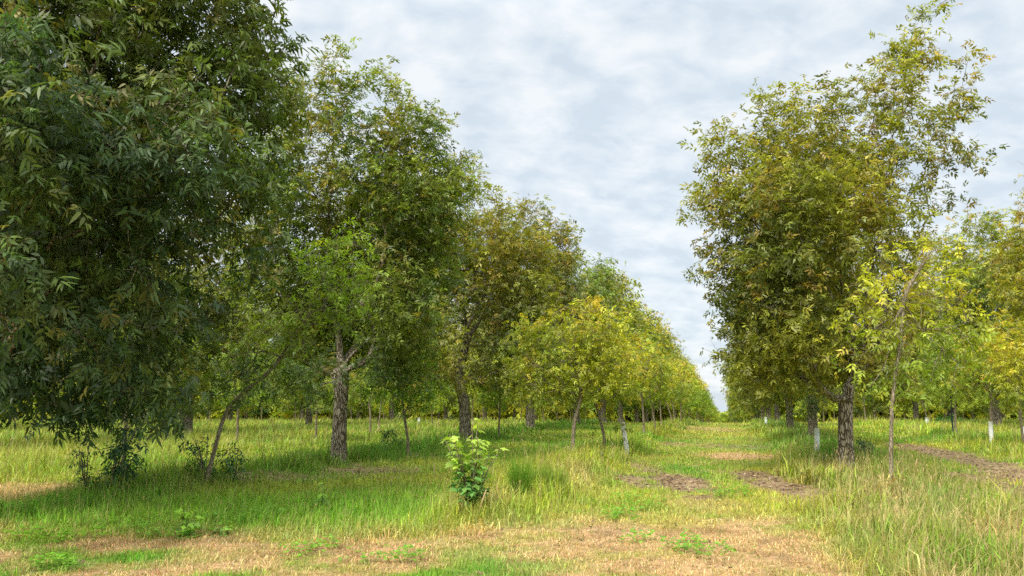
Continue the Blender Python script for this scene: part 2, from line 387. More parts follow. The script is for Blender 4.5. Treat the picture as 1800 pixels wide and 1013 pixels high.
def skeleton(trunk, tR, targets, alpha=.3, rtip=.006, step=.45, below=.25):
    Pn = [np.array(p, float) for p in trunk]; par = [-1] + list(range(len(trunk) - 1))
    pl = [0.]
    for i in range(1, len(Pn)): pl.append(pl[-1] + np.linalg.norm(Pn[i] - Pn[i - 1]))
    fork = Pn[-1]; nT = len(Pn)
    lo = max(0, nT - 1 - int(below * nT))
    d0 = np.linalg.norm(targets - fork, axis=1)
    cap = nT + int(len(targets) * 24)
    A = np.zeros((cap, 3)); A[:nT] = Pn; PL = np.zeros(cap); PL[:nT] = pl; D = np.zeros((cap, 3)); D[:nT] = [0, 0, 1]
    PAR = np.full(cap, -1); PAR[:nT] = par; n = nT
    for ti in np.argsort(d0):
        t = targets[ti]; v = t - A[lo:n]; d = np.linalg.norm(v, axis=1)
        cosb = (v * D[lo:n]).sum(1) / (d + 1e-6)
        cost = d * (1.25 - .45 * cosb) + alpha * PL[lo:n] + .5 * np.maximum(0, A[lo:n, 2] - t[2])
        i = lo + int(np.argmin(cost)); dd = np.linalg.norm(t - A[i])
        if dd < .05: continue
        k = max(1, int(math.ceil(dd / step)))
        c1 = A[i] + (D[i] * .5 + np.array([0, 0, .2])) * dd * .4
        prev = i; s0 = A[i].copy()
        for j in range(1, k + 1):
            f = j / k; q = s0 * (1 - f) ** 2 + 2 * c1 * f * (1 - f) + t * f * f
            if j < k: q = q + rng.normal(0, .035 * min(dd, 1.5), 3)
            if n >= cap: break
            A[n] = q; PAR[n] = prev; e = q - A[prev]; le = np.linalg.norm(e) + 1e-9; D[n] = e / le; PL[n] = PL[prev] + le; prev = n; n += 1
    A, PAR = A[:n], PAR[:n]
    cnt = np.ones(n); kids = [[] for _ in range(n)]
    has = np.zeros(n, bool); has[PAR[PAR >= 0]] = True
    cnt[has] = 0
    for i in range(n - 1, 0, -1): cnt[PAR[i]] += cnt[i]; kids[PAR[i]].append(i)
    e = math.log(tR / rtip) / math.log(max(2, cnt[0]))
    rad = rtip * np.maximum(cnt, 1) ** e
    z = A[:nT, 2]; rad[:nT] = tR * (1 + .42 * np.exp(-z / .22)) * (1 - .06 * z / max(z.max(), .1))
    chains = []; stack = [(0, None)]
    while stack:
        s, p0 = stack.pop(); ch = [] if p0 is None else [p0]; i = s
        while True:
            ch.append(i)
            if not kids[i]: break
            ks = sorted(kids[i], key=lambda c: -cnt[c])
            for o in ks[1:]: stack.append((o, i))
            i = ks[0]
        r = rad[ch].copy()
        if p0 is not None: r[0] = min(r[0], r[1] * 1.25)
        mr = r.max(); chains.append((A[ch], r, 14 if mr > .08 else 8 if mr > .03 else 4 if mr > .012 else 3))
    return chains, A, rad, PAR

# ------------------------------------------------------------------ leaves
def compound_template(pairs, L=.32, ll=.115, lw=.036, verts6=False, droop=.55):
    """a pinnate leaf along +X, normal +Z; returns (leaflets, k, 3)"""
    out = []
    sides = [(s, sg) for s in np.linspace(.3, .95, pairs) for sg in (-1, 1)] + [(1.0, 0)]
    for s, sg in sides:
        o = np.array([s * L, 0, -.28 * L * s * s]); sz = ll * (.75 + .45 * math.sin(math.pi * min(s, .9)))
        if sg: d = np.array([.62, sg * .78, -droop * .5])
        else: d = np.array([1, 0, -droop]); 
        d /= np.linalg.norm(d); wv = np.cross([0, 0, 1], d); wv /= np.linalg.norm(wv); up = np.cross(d, wv)
        w = lw * .5 * sz / ll
        if verts6:
            pts = [o, o + d * sz * .25 + wv * w * .85 + up * .004, o + d * sz * .6 + wv * w * .8 - np.array([0, 0, .01]), o + d * sz - np.array([0, 0, .035 * sz / .1]),
                   o + d * sz * .6 - wv * w * .8 - np.array([0, 0, .01]), o + d * sz * .25 - wv * w * .85 + up * .004]
        else:
            pts = [o, o + d * sz * .42 + wv * w + up * .006, o + d * sz - np.array([0, 0, .02]), o + d * sz * .42 - wv * w + up * .006]
        out.append(pts)
    return np.array(out)
T_HI = compound_template(4, L=.25, ll=.11, lw=.042, verts6=True, droop=.4)
T_MID = compound_template(3, L=.21, ll=.115, lw=.052, droop=.35)
T_LO = compound_template(2, L=.34, ll=.2, lw=.085)
T_YOUNG = compound_template(3, L=.25, ll=.135, lw=.056, droop=.5)
def frames(d, roll):
    d = d / (np.linalg.norm(d, axis=1)[:, None] + 1e-9)
    z = np.zeros_like(d); z[:, 2] = 1
    y = np.cross(z, d); y /= np.linalg.norm(y, axis=1)[:, None] + 1e-6
    z = np.cross(d, y); c, s = np.cos(roll)[:, None], np.sin(roll)[:, None]
    return d, y * c + z * s, z * c - y * s
def leaves(T, org, d, roll, scale, colors, name, parent, mat=None):
    X, Y, Z = frames(d, roll); m = len(org); nl, k, _ = T.shape
    t = T.reshape(-1, 3)
    V = org[:, None] + scale[:, None, None] * (t[None, :, 0:1] * X[:, None] + t[None, :, 1:2] * Y[:, None] + t[None, :, 2:3] * Z[:, None])
    wt = {1: [0], 4: [0, .42, 1, .42], 6: [0, .25, .6, 1, .6, .25]}.get(k, [0] * k)
    jit = (rng.normal(0, .034, (m, nl, 1, 3)) * scale[:, None, None, None] * np.array(wt)[None, None, :, None]).reshape(m, nl * k, 3)
    sh = np.repeat(rng.normal(0, .008, (m, nl, 3)), k, 1)
    V = V + jit + sh
    c = np.repeat(colors[:, None], nl, 1) * rng.uniform(.65, 1.35, (m, nl, 1)); c = np.repeat(c.reshape(-1, 3), k, 0)
    nf = m * nl
    return mesh_np(name, V.reshape(-1, 3), np.arange(nf) * k, np.arange(nf * k), mat or M_LEAF, parent, colors=c)

def sample_targets(blobs, n, mind):
    b = np.array(blobs, float); w = b[:, 3] ** 1.9 * b[:, 4]; w /= w.sum()
    i = rng.choice(len(b), n * 3, p=w); d = rng.normal(size=(n * 3, 3)); d /= np.linalg.norm(d, axis=1)[:, None]
    r = b[i, 3] * rng.random(n * 3) ** .42
    p = b[i, :3] + d * r[:, None]
    keep = []; K = np.zeros((n, 3)); Kd = np.zeros(n)
    for q, bi in zip(p, i):
        m = len(keep)
        md = mind / math.sqrt(max(.2, b[bi, 4]))
        if m and (np.abs(K[:m] - q).max(1) < md).any() and (np.linalg.norm(K[:m] - q, axis=1) < md).any(): continue
        K[m] = q; keep.append(bi)
        if len(keep) >= n: break
    return K[:len(keep)], np.array(keep)

PAL = {
 'dark':  [(.058, .108, .038), (.150, .210, .040), (.32, .25, .05), .24],
 'deep':  [(.095, .160, .036), (.260, .325, .038), (.40, .29, .06), .38],
 'olive': [(.135, .170, .034), (.335, .345, .038), (.44, .285, .06), .42],
 'lime':  [(.20, .32, .035), (.34, .45, .038), (.46, .44, .045), .18],
 'gold':  [(.25, .34, .034), (.51, .51, .038), (.68, .45, .045), .38],
}
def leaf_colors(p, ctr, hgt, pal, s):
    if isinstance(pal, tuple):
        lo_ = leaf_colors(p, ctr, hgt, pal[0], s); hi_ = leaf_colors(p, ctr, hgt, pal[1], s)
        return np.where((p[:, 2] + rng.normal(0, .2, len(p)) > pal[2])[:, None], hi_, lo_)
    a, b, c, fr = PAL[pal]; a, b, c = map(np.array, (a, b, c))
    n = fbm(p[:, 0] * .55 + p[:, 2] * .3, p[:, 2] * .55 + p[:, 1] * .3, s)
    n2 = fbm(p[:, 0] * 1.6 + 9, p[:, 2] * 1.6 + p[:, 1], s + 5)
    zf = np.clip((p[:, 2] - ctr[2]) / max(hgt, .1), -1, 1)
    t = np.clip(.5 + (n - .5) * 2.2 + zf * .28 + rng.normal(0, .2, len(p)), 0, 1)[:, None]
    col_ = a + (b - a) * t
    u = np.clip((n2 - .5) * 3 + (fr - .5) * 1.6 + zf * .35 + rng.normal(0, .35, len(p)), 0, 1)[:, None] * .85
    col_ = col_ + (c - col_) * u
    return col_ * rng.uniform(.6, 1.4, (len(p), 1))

def crown_parts(parent, *a, **k):
    global rng
    rng = np.random.default_rng(1000 + k.get('seed', a[10] if len(a) > 10 else 0))
    return _crown_parts(parent, *a, **k)
def _crown_parts(parent, blobs, trunk, tR, pal, n, per, mind, T, lscale, bark, seed, alpha=.3, sig=.32, rtip=.006, cull=None, hang=.35, crown='crown', opened=0):
    tg, bi = sample_targets(blobs, n, mind)
    if opened:      # bare inner scaffold: few leaves close to the stem
        q = (np.hypot(tg[:, 0], tg[:, 1]) < 1.1) | ((np.abs(tg[:, 0]) < 1.0) & (tg[:, 1] < 0) & (tg[:, 2] < trunk[-1][2] + 3.2))
        tg = tg[~q | (rng.random(len(tg)) < .3)]
    if cull is not None:
        k = cull(tg) | (rng.random(len(tg)) < .3); tg = tg[k]
    chains, A, rad, PAR = skeleton(trunk, tR, tg, alpha, rtip)
    ctr = np.average(tg, axis=0); hgt = np.abs(tg[:, 2] - ctr[2]).max()
    m = len(tg) * per
    org = np.repeat(tg, per, 0) + sig * np.clip(rng.normal(0, 1, (m, 3)), -1.6, 1.6) * np.array([1, 1, .75])
    # a few leaves along the thin branches
    thin = np.where((rad < .02) & (PAR >= 0))[0]
    if len(thin):
        ex = A[rng.choice(thin, int(m * .3))] + rng.normal(0, .10, (int(m * .3), 3)); org = np.concatenate([org, ex])
    m = len(org)
    tw = rng.choice(len(tg), len(tg)); 
    for i in tw[: min(len(tw), 900)]:
        for _ in range(2):
            e = tg[i] + rng.normal(0, sig * 1.1, 3) + np.array([0, 0, .05]); mid = (tg[i] + e) / 2 + rng.normal(0, .04, 3)
            chains.append((np.array([tg[i], mid, e]), np.array([rtip, rtip * .8, rtip * .5]), 3))
    V, S, Lp = tubes(chains)
    mesh_np('trunk', V, S, Lp, bark, parent, smooth=True)
    o = org - ctr; o[:, 2] *= .3; o /= np.linalg.norm(o, axis=1)[:, None] + 1e-6
    th = rng.random(m) * 6.28
    d = np.stack([np.cos(th), np.sin(th), rng.normal(-hang, .45, m)], 1) + o * .55
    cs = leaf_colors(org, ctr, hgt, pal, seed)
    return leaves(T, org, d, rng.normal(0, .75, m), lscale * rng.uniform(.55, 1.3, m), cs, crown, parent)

def trunk_pts(h, lean=(0, 0), curve=0, step=.13):
    n = max(3, int(h / step)); f = np.linspace(0, 1, n)
    p = np.stack([lean[0] * f + curve * np.sin(f * 3.14) + .015 * np.sin(f * 7), lean[1] * f, h * f - .05 * (1 - f)], 1)
    return p

def hero(name, base_px, blobs_px, label, cat, tR, fork, pal, n, per, mind, T, ls, bark, seed, top=None, bmat=None, Y=None, root_xy=None, group=None, trunk=None, **kw):
    if root_xy is None:
        g = G(*base_px)
    else: g = np.array([root_xy[0], root_xy[1], float(zt(*root_xy))])
    root = empty(name, tuple(g)); tag(root, label, cat, group)
    blobs = []
    for b in blobs_px:
        px, py, r = b[:3]; dy = b[3] if len(b) > 3 else 0; de = b[4] if len(b) > 4 else 1
        p = P(px, py, g[1] + dy) - g; blobs.append((*p, r * (g[1] + dy) / F_PX, de))
    tp = trunk_pts(fork) if trunk is None else np.array([P(px, py, g[1] + dy) - g for px, py, dy in trunk])
    if trunk is not None:   # smooth resample
        tp[0] = (0, 0, -.05)
        f = np.linspace(0, 1, len(tp)); ff = np.linspace(0, 1, max(8, int(np.linalg.norm(np.diff(tp, axis=0), axis=1).sum() / .15)))
        tp = np.stack([np.interp(ff, f, tp[:, i]) for i in range(3)], 1)
        for _ in range(3): tp[1:-1] = (tp[:-2] + tp[1:-1] * 2 + tp[2:]) / 4
    crown_parts(root, blobs, tp, tR, pal, n, per, mind, T, ls, bark, seed, **kw)
    return root

def inframe(g):
    def f(t):
        p = t + g; dd = p[:, 1] * math.cos(PITCH) + (p[:, 2] - H) * math.sin(PITCH)
        px = CX + F_PX * p[:, 0] / np.maximum(dd, .1); py = CY - F_PX * (-p[:, 1] * math.sin(PITCH) + (p[:, 2] - H) * math.cos(PITCH)) / np.maximum(dd, .1)
        return (px > -160) & (px < 1960) & (py > -160)
    return f

G_MAT = 'mature pecan trees standing in the planted rows'
G_YNG = 'young pecan trees planted between the mature ones'
# --- tree A: the dark nearest one, trunk just outside the left edge
ax_, ay_ = xy(9.2, -10.6)
gA = np.array([ax_, ay_, float(zt(ax_, ay_))])
hero('pecan_tree', None, [(60, 80, 260), (300, 60, 190, .5), (425, 70, 90, 1), (420, 190, 100, 1), (460, 120, 55, 0), (290, 260, 150, -1.2), (400, 310, 90, .8), (90, 380, 190, 0), (250, 400, 120, 0), (430, 400, 60, 1, .6), (90, 560, 130, -.3),
     (235, 520, 95, -.8), (235, 640, 78, -.6), (285, 700, 36, -.6), (170, 680, 70, .3), (60, 640, 80, .5), (190, 590, 80, -1.2), (-150, 300, 260, 0), (-100, 560, 150, 1), (0, -250, 400, 0), (300, -150, 220, 0), (-20, 200, 200, -2.6), (140, 250, 150, 2.6), (-30, 470, 110, -3.2), (60, 450, 150, 2.5),
     (300, 590, 38, .3), (478, 40, 42, 1, .9), (468, 190, 48, 1, .8), (460, 270, 60, 1, .8), (470, 350, 50, 1.2, .7), (440, 480, 40, 1.5, .6)],
     'largest and darkest leafy tree, overhanging the near corner with its trunk out of view', 'tree', .24, 2.2, 'dark', 1700, 21, .43, T_HI, .90, M_BARK, 3,
     root_xy=(ax_, ay_), cull=inframe(gA), sig=.25, hang=.3, alpha=.22)
# --- tree B
hero('pecan_tree', (595, 812), [(612, 112, 40), (628, 140, 48), (660, 165, 45), (600, 150, 45), (600, 200, 60), (560, 240, 60), (560, 170, 48), (530, 190, 42), (520, 270, 55), (505, 350, 62), (470, 420, 60), (480, 500, 65), (590, 260, 85), (700, 250, 80), (755, 235, 45, 0, .8), (650, 300, 100), (560, 350, 70), (720, 350, 90, -.5), (800, 320, 45, .5), (600, 430, 90, 1), (700, 440, 90), (540, 480, 60, .5, .7), (750, 450, 60, .5),
     (700, 540, 80, -.6), (600, 560, 80, 1.6), (665, 620, 55, -.5), (545, 655, 55, -1.5), (560, 700, 35, -2), (700, 620, 60, 0), (500, 560, 60, .5, .6), (520, 640, 50, 1, .7), (650, 380, 100, 2.5), (640, 520, 110, 2.5)],
     'tall tree standing behind the leaning sapling, first full trunk left of the lane', 'tree', .195, 2.1, 'deep', 1350, 23, .42, T_MID, .90, M_BARK, 11, sig=.26, opened=1, hang=.15,
     trunk=[(595, 812, 0), (597, 760, 0), (599, 700, 0), (602, 655, 0)])
# --- tree C
hero('pecan_tree', (819, 776), [(818, 300, 38), (845, 345, 36), (790, 350, 60), (850, 400, 60), (780, 430, 75), (870, 460, 70), (820, 520, 80), (750, 530, 60, -1), (890, 540, 60), (780, 610, 60, -1.5), (850, 620, 60), (740, 620, 45, -1), (900, 620, 50), (915, 660, 35, -1), (760, 655, 40, 0), (930, 440, 45), (930, 520, 55), (820, 460, 90, 2.5)],
     'vase shaped tree with forked trunk standing right behind the bright lime seedling', 'tree', .235, 1.7, 'olive', 860, 22, .47, T_MID, 1.0, M_BARK, 23, sig=.28, opened=1, hang=.15,
     trunk=[(819, 776, 0), (818, 740, 0), (816, 705, 0), (808, 680, 0)])
# --- tree D
hero('pecan_tree', (932, 757), [(930, 375, 26), (985, 405, 26), (945, 420, 42), (900, 450, 45), (975, 460, 42), (930, 510, 60), (990, 530, 48), (890, 560, 50), (950, 600, 55), (1010, 600, 42), (880, 640, 42), (960, 660, 38), (920, 670, 35), (940, 540, 60, 2.5)],
     'olive tree with a straight dark trunk, third along left of the lane', 'tree', .24, 2.2, 'olive', 640, 14, .5, T_MID, 1.25, M_BARK, 31, sig=.38)
# --- tree E
hero('pecan_tree', (1487, 828), [(1612, 25, 30, 0, .5), (1640, 15, 22, 0, .5), (1590, 90, 42, 0, .7), (1640, 100, 35, 0, .5), (1695, 120, 22, 0, .45), (1670, 175, 50, 0, .5), (1715, 185, 22, 0, .4), (1490, 125, 38, 0, .7), (1550, 170, 60, 0, .8), (1450, 190, 60), (1380, 190, 45, 0, .9), (1335, 185, 20), (1270, 255, 35), (1310, 270, 45), (1400, 260, 80),
     (1500, 260, 85), (1610, 250, 60, 0, .55), (1680, 270, 38, 0, .35), (1640, 330, 45, 0, .35), (1300, 350, 65), (1245, 355, 30, 0, .8), (1370, 360, 90, -1), (1470, 370, 90, -.8), (1560, 370, 60, 0, .6), (1290, 440, 45), (1245, 480, 28, 0, .7), (1370, 460, 90, -1), (1470, 470, 90, -1), (1560, 440, 60, 0, .7),
     (1320, 530, 62), (1400, 560, 80, -1.2), (1490, 560, 80, -1), (1570, 540, 50, .5, .7), (1330, 620, 58), (1410, 640, 50, -.8), (1490, 640, 45, .5), (1320, 670, 28), (1440, 330, 100, 2.3), (1400, 500, 100, 2.4), (1500, 620, 60, 2)],
     'tall olive tree with thick shaggy trunk beside the lane and sparse leaning top', 'tree', .172, 1.75, 'olive', 1450, 23, .39, T_MID, .84, M_BARK, 41, sig=.235, opened=1, hang=.15, rtip=.005, alpha=.26,
     trunk=[(1487, 828, 0), (1487, 770, 0), (1486, 720, 0), (1488, 695, 0)])
# --- young tree F
hero('young_pecan_tree', (1567, 868), [(1615, 440, 42, 0, .5), (1655, 430, 30, 0, .4), (1560, 500, 50, 0, .6), (1650, 520, 50, 0, .7), (1525, 560, 42, 0, .8), (1600, 590, 52, 0, .7), (1680, 590, 42, 0, .8), (1500, 625, 32, 0, .8), (1545, 650, 40, 0, .6), (1640, 650, 48, 0, .8), (1700, 640, 30, 0, .5), (1590, 690, 26, 0, .5), (1520, 500, 30, 0, .5), (1710, 560, 25, 0, .6)],
     'sparse young tree with pale crooked branches in front of the thick shaggy trunk row', 'tree', .034, 2, 'gold', 210, 8, .30, T_YOUNG, .66, M_BARK_Y, 51, sig=.2, group=None, rtip=.006, alpha=.45,
     trunk=[(1567, 868, 0), (1566, 790, 0), (1568, 700, 0), (1585, 590, 0), (1588, 520, 0), (1625, 460, 0)])
# --- young tree G
hero('young_pecan_tree', (1007, 806), [(1035, 545, 28), (1060, 570, 38), (930, 585, 32), (905, 600, 18), (985, 590, 45), (1040, 600, 50), (930, 640, 38), (1000, 650, 55), (1070, 640, 45), (940, 672, 38), (1005, 676, 33), (1055, 668, 36), (905, 650, 18, 0, .6), (1095, 650, 28), (1020, 620, 55, 1), (975, 545, 18, 0, .6)],
     'bushy yellow green young tree with a thin bent stem, nearest in the thin stemmed row', 'tree', .055, 1.5, 'gold', 330, 11, .30, T_YOUNG, .66, M_BARK_Y, 61, sig=.2,
     trunk=[(1007, 806, 0), (1008, 750, 0), (1014, 725, 0), (1022, 700, 0), (1020, 660, 0)])
# --- leaning sapling H
hero('young_pecan_tree', (360, 850), [(585, 425, 26, .5), (620, 420, 20, .5, .7), (570, 470, 42, .5), (625, 480, 34, .5), (590, 530, 50, .5), (540, 560, 40, .3), (480, 590, 45, 0, .7), (520, 620, 40, 0, .7), (440, 620, 40, 0, .7), (400, 660, 40, .5, .7), (460, 670, 35, 0, .6), (370, 690, 22, 0, .6)],
     'sapling leaning sideways with a dark bent stem and bright lime top beside the darkest tree', 'tree', .042, 1.5, ('deep', 'lime', 3.3), 300, 8, .3, T_YOUNG, .72, M_BARK_Y, 71, sig=.22,
     trunk=[(360, 850, 0), (375, 800, 0), (390, 740, 0), (404, 712, 0), (440, 680, .1), (480, 650, .2), (520, 590, .3), (545, 550, .4)])

# ------------------------------------------------------------------ prototypes for the rest
def mature_blobs(s, hgt=11.4, rad=3.7):
    r = np.random.default_rng(s); b = []
    for i in range(24):
        f = (i + .5) / 24; z = 2.9 + (hgt - 3.9) * f
        w = rad * (math.sin(math.pi * (.2 + f * .66)) ** .6) * .74
        a = i * 2.4 + r.uniform(-.4, .4); q = w * r.uniform(.45, 1.05)
        b.append((q * math.cos(a), q * math.sin(a), z + r.uniform(-.4, .4), r.uniform(1.0, 1.65) * (1 - .35 * f), r.uniform(.7, 1)))
    b.append((r.uniform(-.8, .8), r.uniform(-.8, .8), hgt - .7, .7, .8)); b.append((0, 0, 5, 1.8, .7)); b.append((0, 0, 7.5, 1.8, .7))
    return b
def young_blobs(s, hgt=4.9, rad=1.5):
    r = np.random.default_rng(s); b = []
    for i in range(11):
        f = (i + .5) / 11; z = 2.25 + (hgt - 2.75) * f; w = rad * (math.sin(math.pi * min(1, .25 + f * .75)) ** .6) * .65
        a = i * 2.4 + r.uniform(-.4, .4); q = w * r.uniform(.5, 1.05)
        b.append((q * math.cos(a), q * math.sin(a), z, r.uniform(.45, .75) * (1 - .2 * f), r.uniform(.7, 1)))
    b.append((.1, 0, hgt - .3, .3, .8))
    return b
def proto(name, blobs, **k):
    root = empty(name, (0, 0, 0)); crown_parts(root, blobs, **k); return root
tint_mature = [proto('pecan_tree', mature_blobs(100 + i, 11.2 + .3 * i, 3.6 + .15 * i), trunk=trunk_pts(1.9 + .12 * i, (rng.normal(0, .08), 0)), tR=.21, pal=['deep', 'olive', 'olive', 'olive'][i], n=560, per=14, mind=.5, T=T_MID, lscale=1.25, bark=M_BARK, seed=200 + i, sig=.38) for i in range(4)]
far_mature = [proto('pecan_tree', mature_blobs(120 + i, 11.2 + .3 * i, 3.7), trunk=trunk_pts(2.0, (rng.normal(0, .08), 0), step=.4), tR=.21, pal=['deep', 'olive', 'gold'][i], n=300, per=12, mind=.6, T=T_LO, lscale=1.35, bark=M_BARK, seed=220 + i, sig=.5) for i in range(3)]
prot_young = [proto('young_pecan_tree', young_blobs(140 + i, 4.7 + .25 * i), trunk=trunk_pts(1.75 + .08 * i, (rng.normal(0, .1), 0), rng.normal(0, .05)), tR=.05, pal=['gold', 'gold', 'lime', 'gold'][i], n=150, per=10, mind=.34, T=T_YOUNG, lscale=.78, bark=M_BARK_Y, seed=240 + i, sig=.24) for i in range(4)]
far_young = [proto('young_pecan_tree', young_blobs(160 + i, 4.8), trunk=trunk_pts(1.6, (rng.normal(0, .1), 0), step=.4), tR=.05, pal=['gold', 'lime'][i], n=110, per=9, mind=.35, T=T_LO, lscale=.9, bark=M_BARK_Y, seed=260 + i, sig=.3) for i in range(2)]
used = set()
def place(p, x, y, rz, s, label, cat, group, tint=(1, 1, 1), tilt=(0, 0)):
    z = float(zt(x, y))
    if p.name in used:
        r = p.copy(); col.objects.link(r)
        ch = []
        for c in list(p.children):
            d = c.copy(); col.objects.link(d); d.parent = r; ch.append(d)
    else:
        used.add(p.name); r = p; ch = list(p.children)
    for k in ('label', 'category', 'group'):
        if k in r.keys(): del r[k]
    r.location = (x, y, z); r.rotation_euler = (tilt[0], tilt[1], rz); r.scale = (s, s, s)
    tag(r, label, cat, group)
    for d in ch:
        if d.name.startswith('crown'): d.color = (*tint, 1)
    return r
ORD = ['first', 'second', 'third', 'fourth', 'fifth', 'sixth', 'seventh', 'eighth', 'ninth', 'tenth']
def tintf():
    a = random.uniform(.85, 1.2); w = random.uniform(-.12, .15); return (a * (1 + w), a, a * (1 - w))
count = [0, 0]
def grid_tree(u, v, young, label, group, sm=1, tn=None):
    x, y = xy(u, v)
    x += random.uniform(-.25, .25); y += random.uniform(-.3, .3)
    if y < 8 or abs(x) > .70 * y + 5: return False
    far = y > 62
    if young:
        p = random.choice(far_young if far else prot_young); s = random.uniform(.72, 1.08); tilt = (random.uniform(-.07, .07), random.uniform(-.07, .07)); c = 'tree'
    else:
        p = random.choice(far_mature if far else tint_mature); s = random.uniform(.9, 1.04); tilt = (0, 0); c = 'tree'
    place(p, x, y, random.uniform(0, 6.28), s * sm, label, c, group, tn or tintf(), tilt); count[young] += 1
    return True
# row left of the lane beyond the four built above
for i in range(21):
    u = 54.3 + 11.35 * i
    lab = f'{ORD[i + 3]} mature tree back in the row left of the lane' if i < 4 else 'small far mature tree ending the row left of the lane'
    grid_tree(u, -10.0, 0, lab, None if i < 4 else 'far mature trees closing the row left of the lane', 1.17 + .008 * i)
for i in range(22):
    u = 32.2 + 11.4 * i
    x_, y_ = xy(u, 2.95)
    lab = f'{ORD[i + 1]} shaggy trunked tree back in the row right of the lane' if i < 4 else 'small far mature tree at the back of the row right of the lane'
    x_, y_ = xy(u, 3.0)
    p = random.choice(tint_mature if i < 4 else far_mature)
    place(p, x_, y_, random.uniform(0, 6.28), .86 if i < 4 else .84, lab, 'tree', None if i < 4 else 'far mature trees closing the row right of the lane', (.95, 1, .95) if i < 3 else (1, 1, .95)); count[0] += 1
side = {-23.8: 'second mature row left of lane', -37.1: 'third mature row left of lane', -50.5: 'fourth mature row left of lane', -63.8: 'fifth mature row left of lane', 16.2: 'first mature row beyond bare track', 29.5: 'second mature row beyond bare track', 42.9: 'third mature row beyond bare track'}
for v, nm in side.items():
    m = 9 if v in (-23.8, 16.2) else 7
    k = 0
    for i in range(16):
        u = (45.2 if v > 0 else 20.3) + 11.35 * i - (11.35 if v > 20 else 0)
        if v < -60 and i < 3: continue
        if k >= m: break
        big = abs(v) < 30
        lab = f'mature tree in the {nm}, {ORD[k]} one from the near end' if big and k < 6 else f'background mature tree in the {nm}'
        if grid_tree(u, v, 0, lab, None if big and k < 6 else f'background trees of the {nm}', 1.2 if (v == 16.2 and i < 4) else 1, (1.2, 1.15, .95) if v == 16.2 and i < 4 else None): k += 1
# thin stemmed young rows
YL = [((1063, 798), .92, (-.05, -.10)), ((1133, 772), .95, (0, .04)), ((1152, 762), .9, (0, -.12)), ((1162, 755), .85, (0, -.08)), ((1182, 749), .9, (0, -.14)), ((1197, 747), .9, (0, .03))]
WY = ['slim young tree with tilted stem next to the leaning white tree guard', 'golden young tree just beyond the leaning white tree guard', 'young tree with bent pale stem, third beyond the leaning white tree guard', 'young tree with bent pale stem, fourth beyond the leaning white tree guard', 'young tree with slanting pale stem, fifth beyond the leaning white tree guard', 'young tree with pale stem, sixth beyond the leaning white tree guard']
for i, (q, s, tl) in enumerate(YL):
    g = G(*q); place(prot_young[i % 4], g[0], g[1], random.uniform(0, 6.28), s, WY[i], 'tree', None, (1.1, 1.0, .95) if i in (1, 3) else tintf(), tl)
for i in range(34):
    u = 62 + 5.7 * i; grid_tree(u, -3.9 + random.uniform(-.2, .2), 1, 'far yellow green young tree lining the lane', 'far young trees lining the lane on the side of the white leaning guard')
YR = [((1744, 784), .9, 'golden orange young tree inside the white guard beyond the wheel track'), ((1682, 770), .88, 'young tree with a pale straight stem tied beside the dark stake'), ((1800, 790), .85, 'orange tinged young tree cut by the frame edge beyond the wheel track'), ((1629, 748), .9, 'young tree above the short far white guard beyond the wheel track')]
for i, (q, s, lab) in enumerate(YR):
    g = G(*q); place(prot_young[(i + 1) % 4], g[0], g[1], random.uniform(0, 6.28), s, lab, 'tree', None, [(1.05, .95, .9), (.9, .85, .8), (1.05, 1, .9), (1, 1, 1)][i])
for i in range(12):
    grid_tree(62 + 7 * i, 9.6, 1, 'background young tree in the thin row beyond the wheel track', 'background young trees beyond the wheel track')
YB = [((415, 786), .9, 'young tree with curved dark stem behind the leaning sapling', (0, .1)), ((555, 781), .85, 'young tree with thin straight stem left of the first full trunk', (0, 0)), ((717, 800), .85, 'thin forked young tree between the first full trunk and the lime seedling', (0, -.1)),
      ((90, 766), .9, 'young tree with pale slender stem seen below the darkest foliage', (0, 0)), ((207, 850), .8, 'leaning young tree with the dark vine shrub at its foot', (0, .16)), ((652, 770), .85, 'young tree with bent stem right of the first full trunk', (0, 0)), ((878, 772), .8, 'thin dark stemmed young tree between the vase shaped tree and the straight trunk', (0, 0)), ((30, 755), .85, 'young tree with a stem tilting outward at the frame edge', (0, .25)), ((155, 752), .85, 'young tree with pale leaning stem in the meadow left of the vine shrub', (0, .12))]
for i, (q, s, lab, tl) in enumerate(YB):
    g = G(*q); place(prot_young[i % 4], g[0], g[1], random.uniform(0, 6.28), s, lab, 'tree', None, (.55, .7, .7) if i in (0, 2, 4) else (.85, .9, .9), tl)
for v, n_ in ((-17.1, 'the meadow left of the lane'), (-30.4, 'the deep meadow far left of the lane'), (-43.8, 'the back of the orchard far left of the lane'), (22.9, 'the back of the orchard beyond the wheel track')):
    for i in range(9):
        grid_tree((38 if v != 22.9 else 60) + 7.5 * i + random.uniform(-1, 1), v, 1, f'background young tree in {n_}', f'background young trees in {n_}')
print('trees', count)
for p in tint_mature + far_mature + prot_young + far_young:
    if p.name not in used:
        for c in list(p.children): bpy.data.objects.remove(c)
        bpy.data.objects.remove(p)

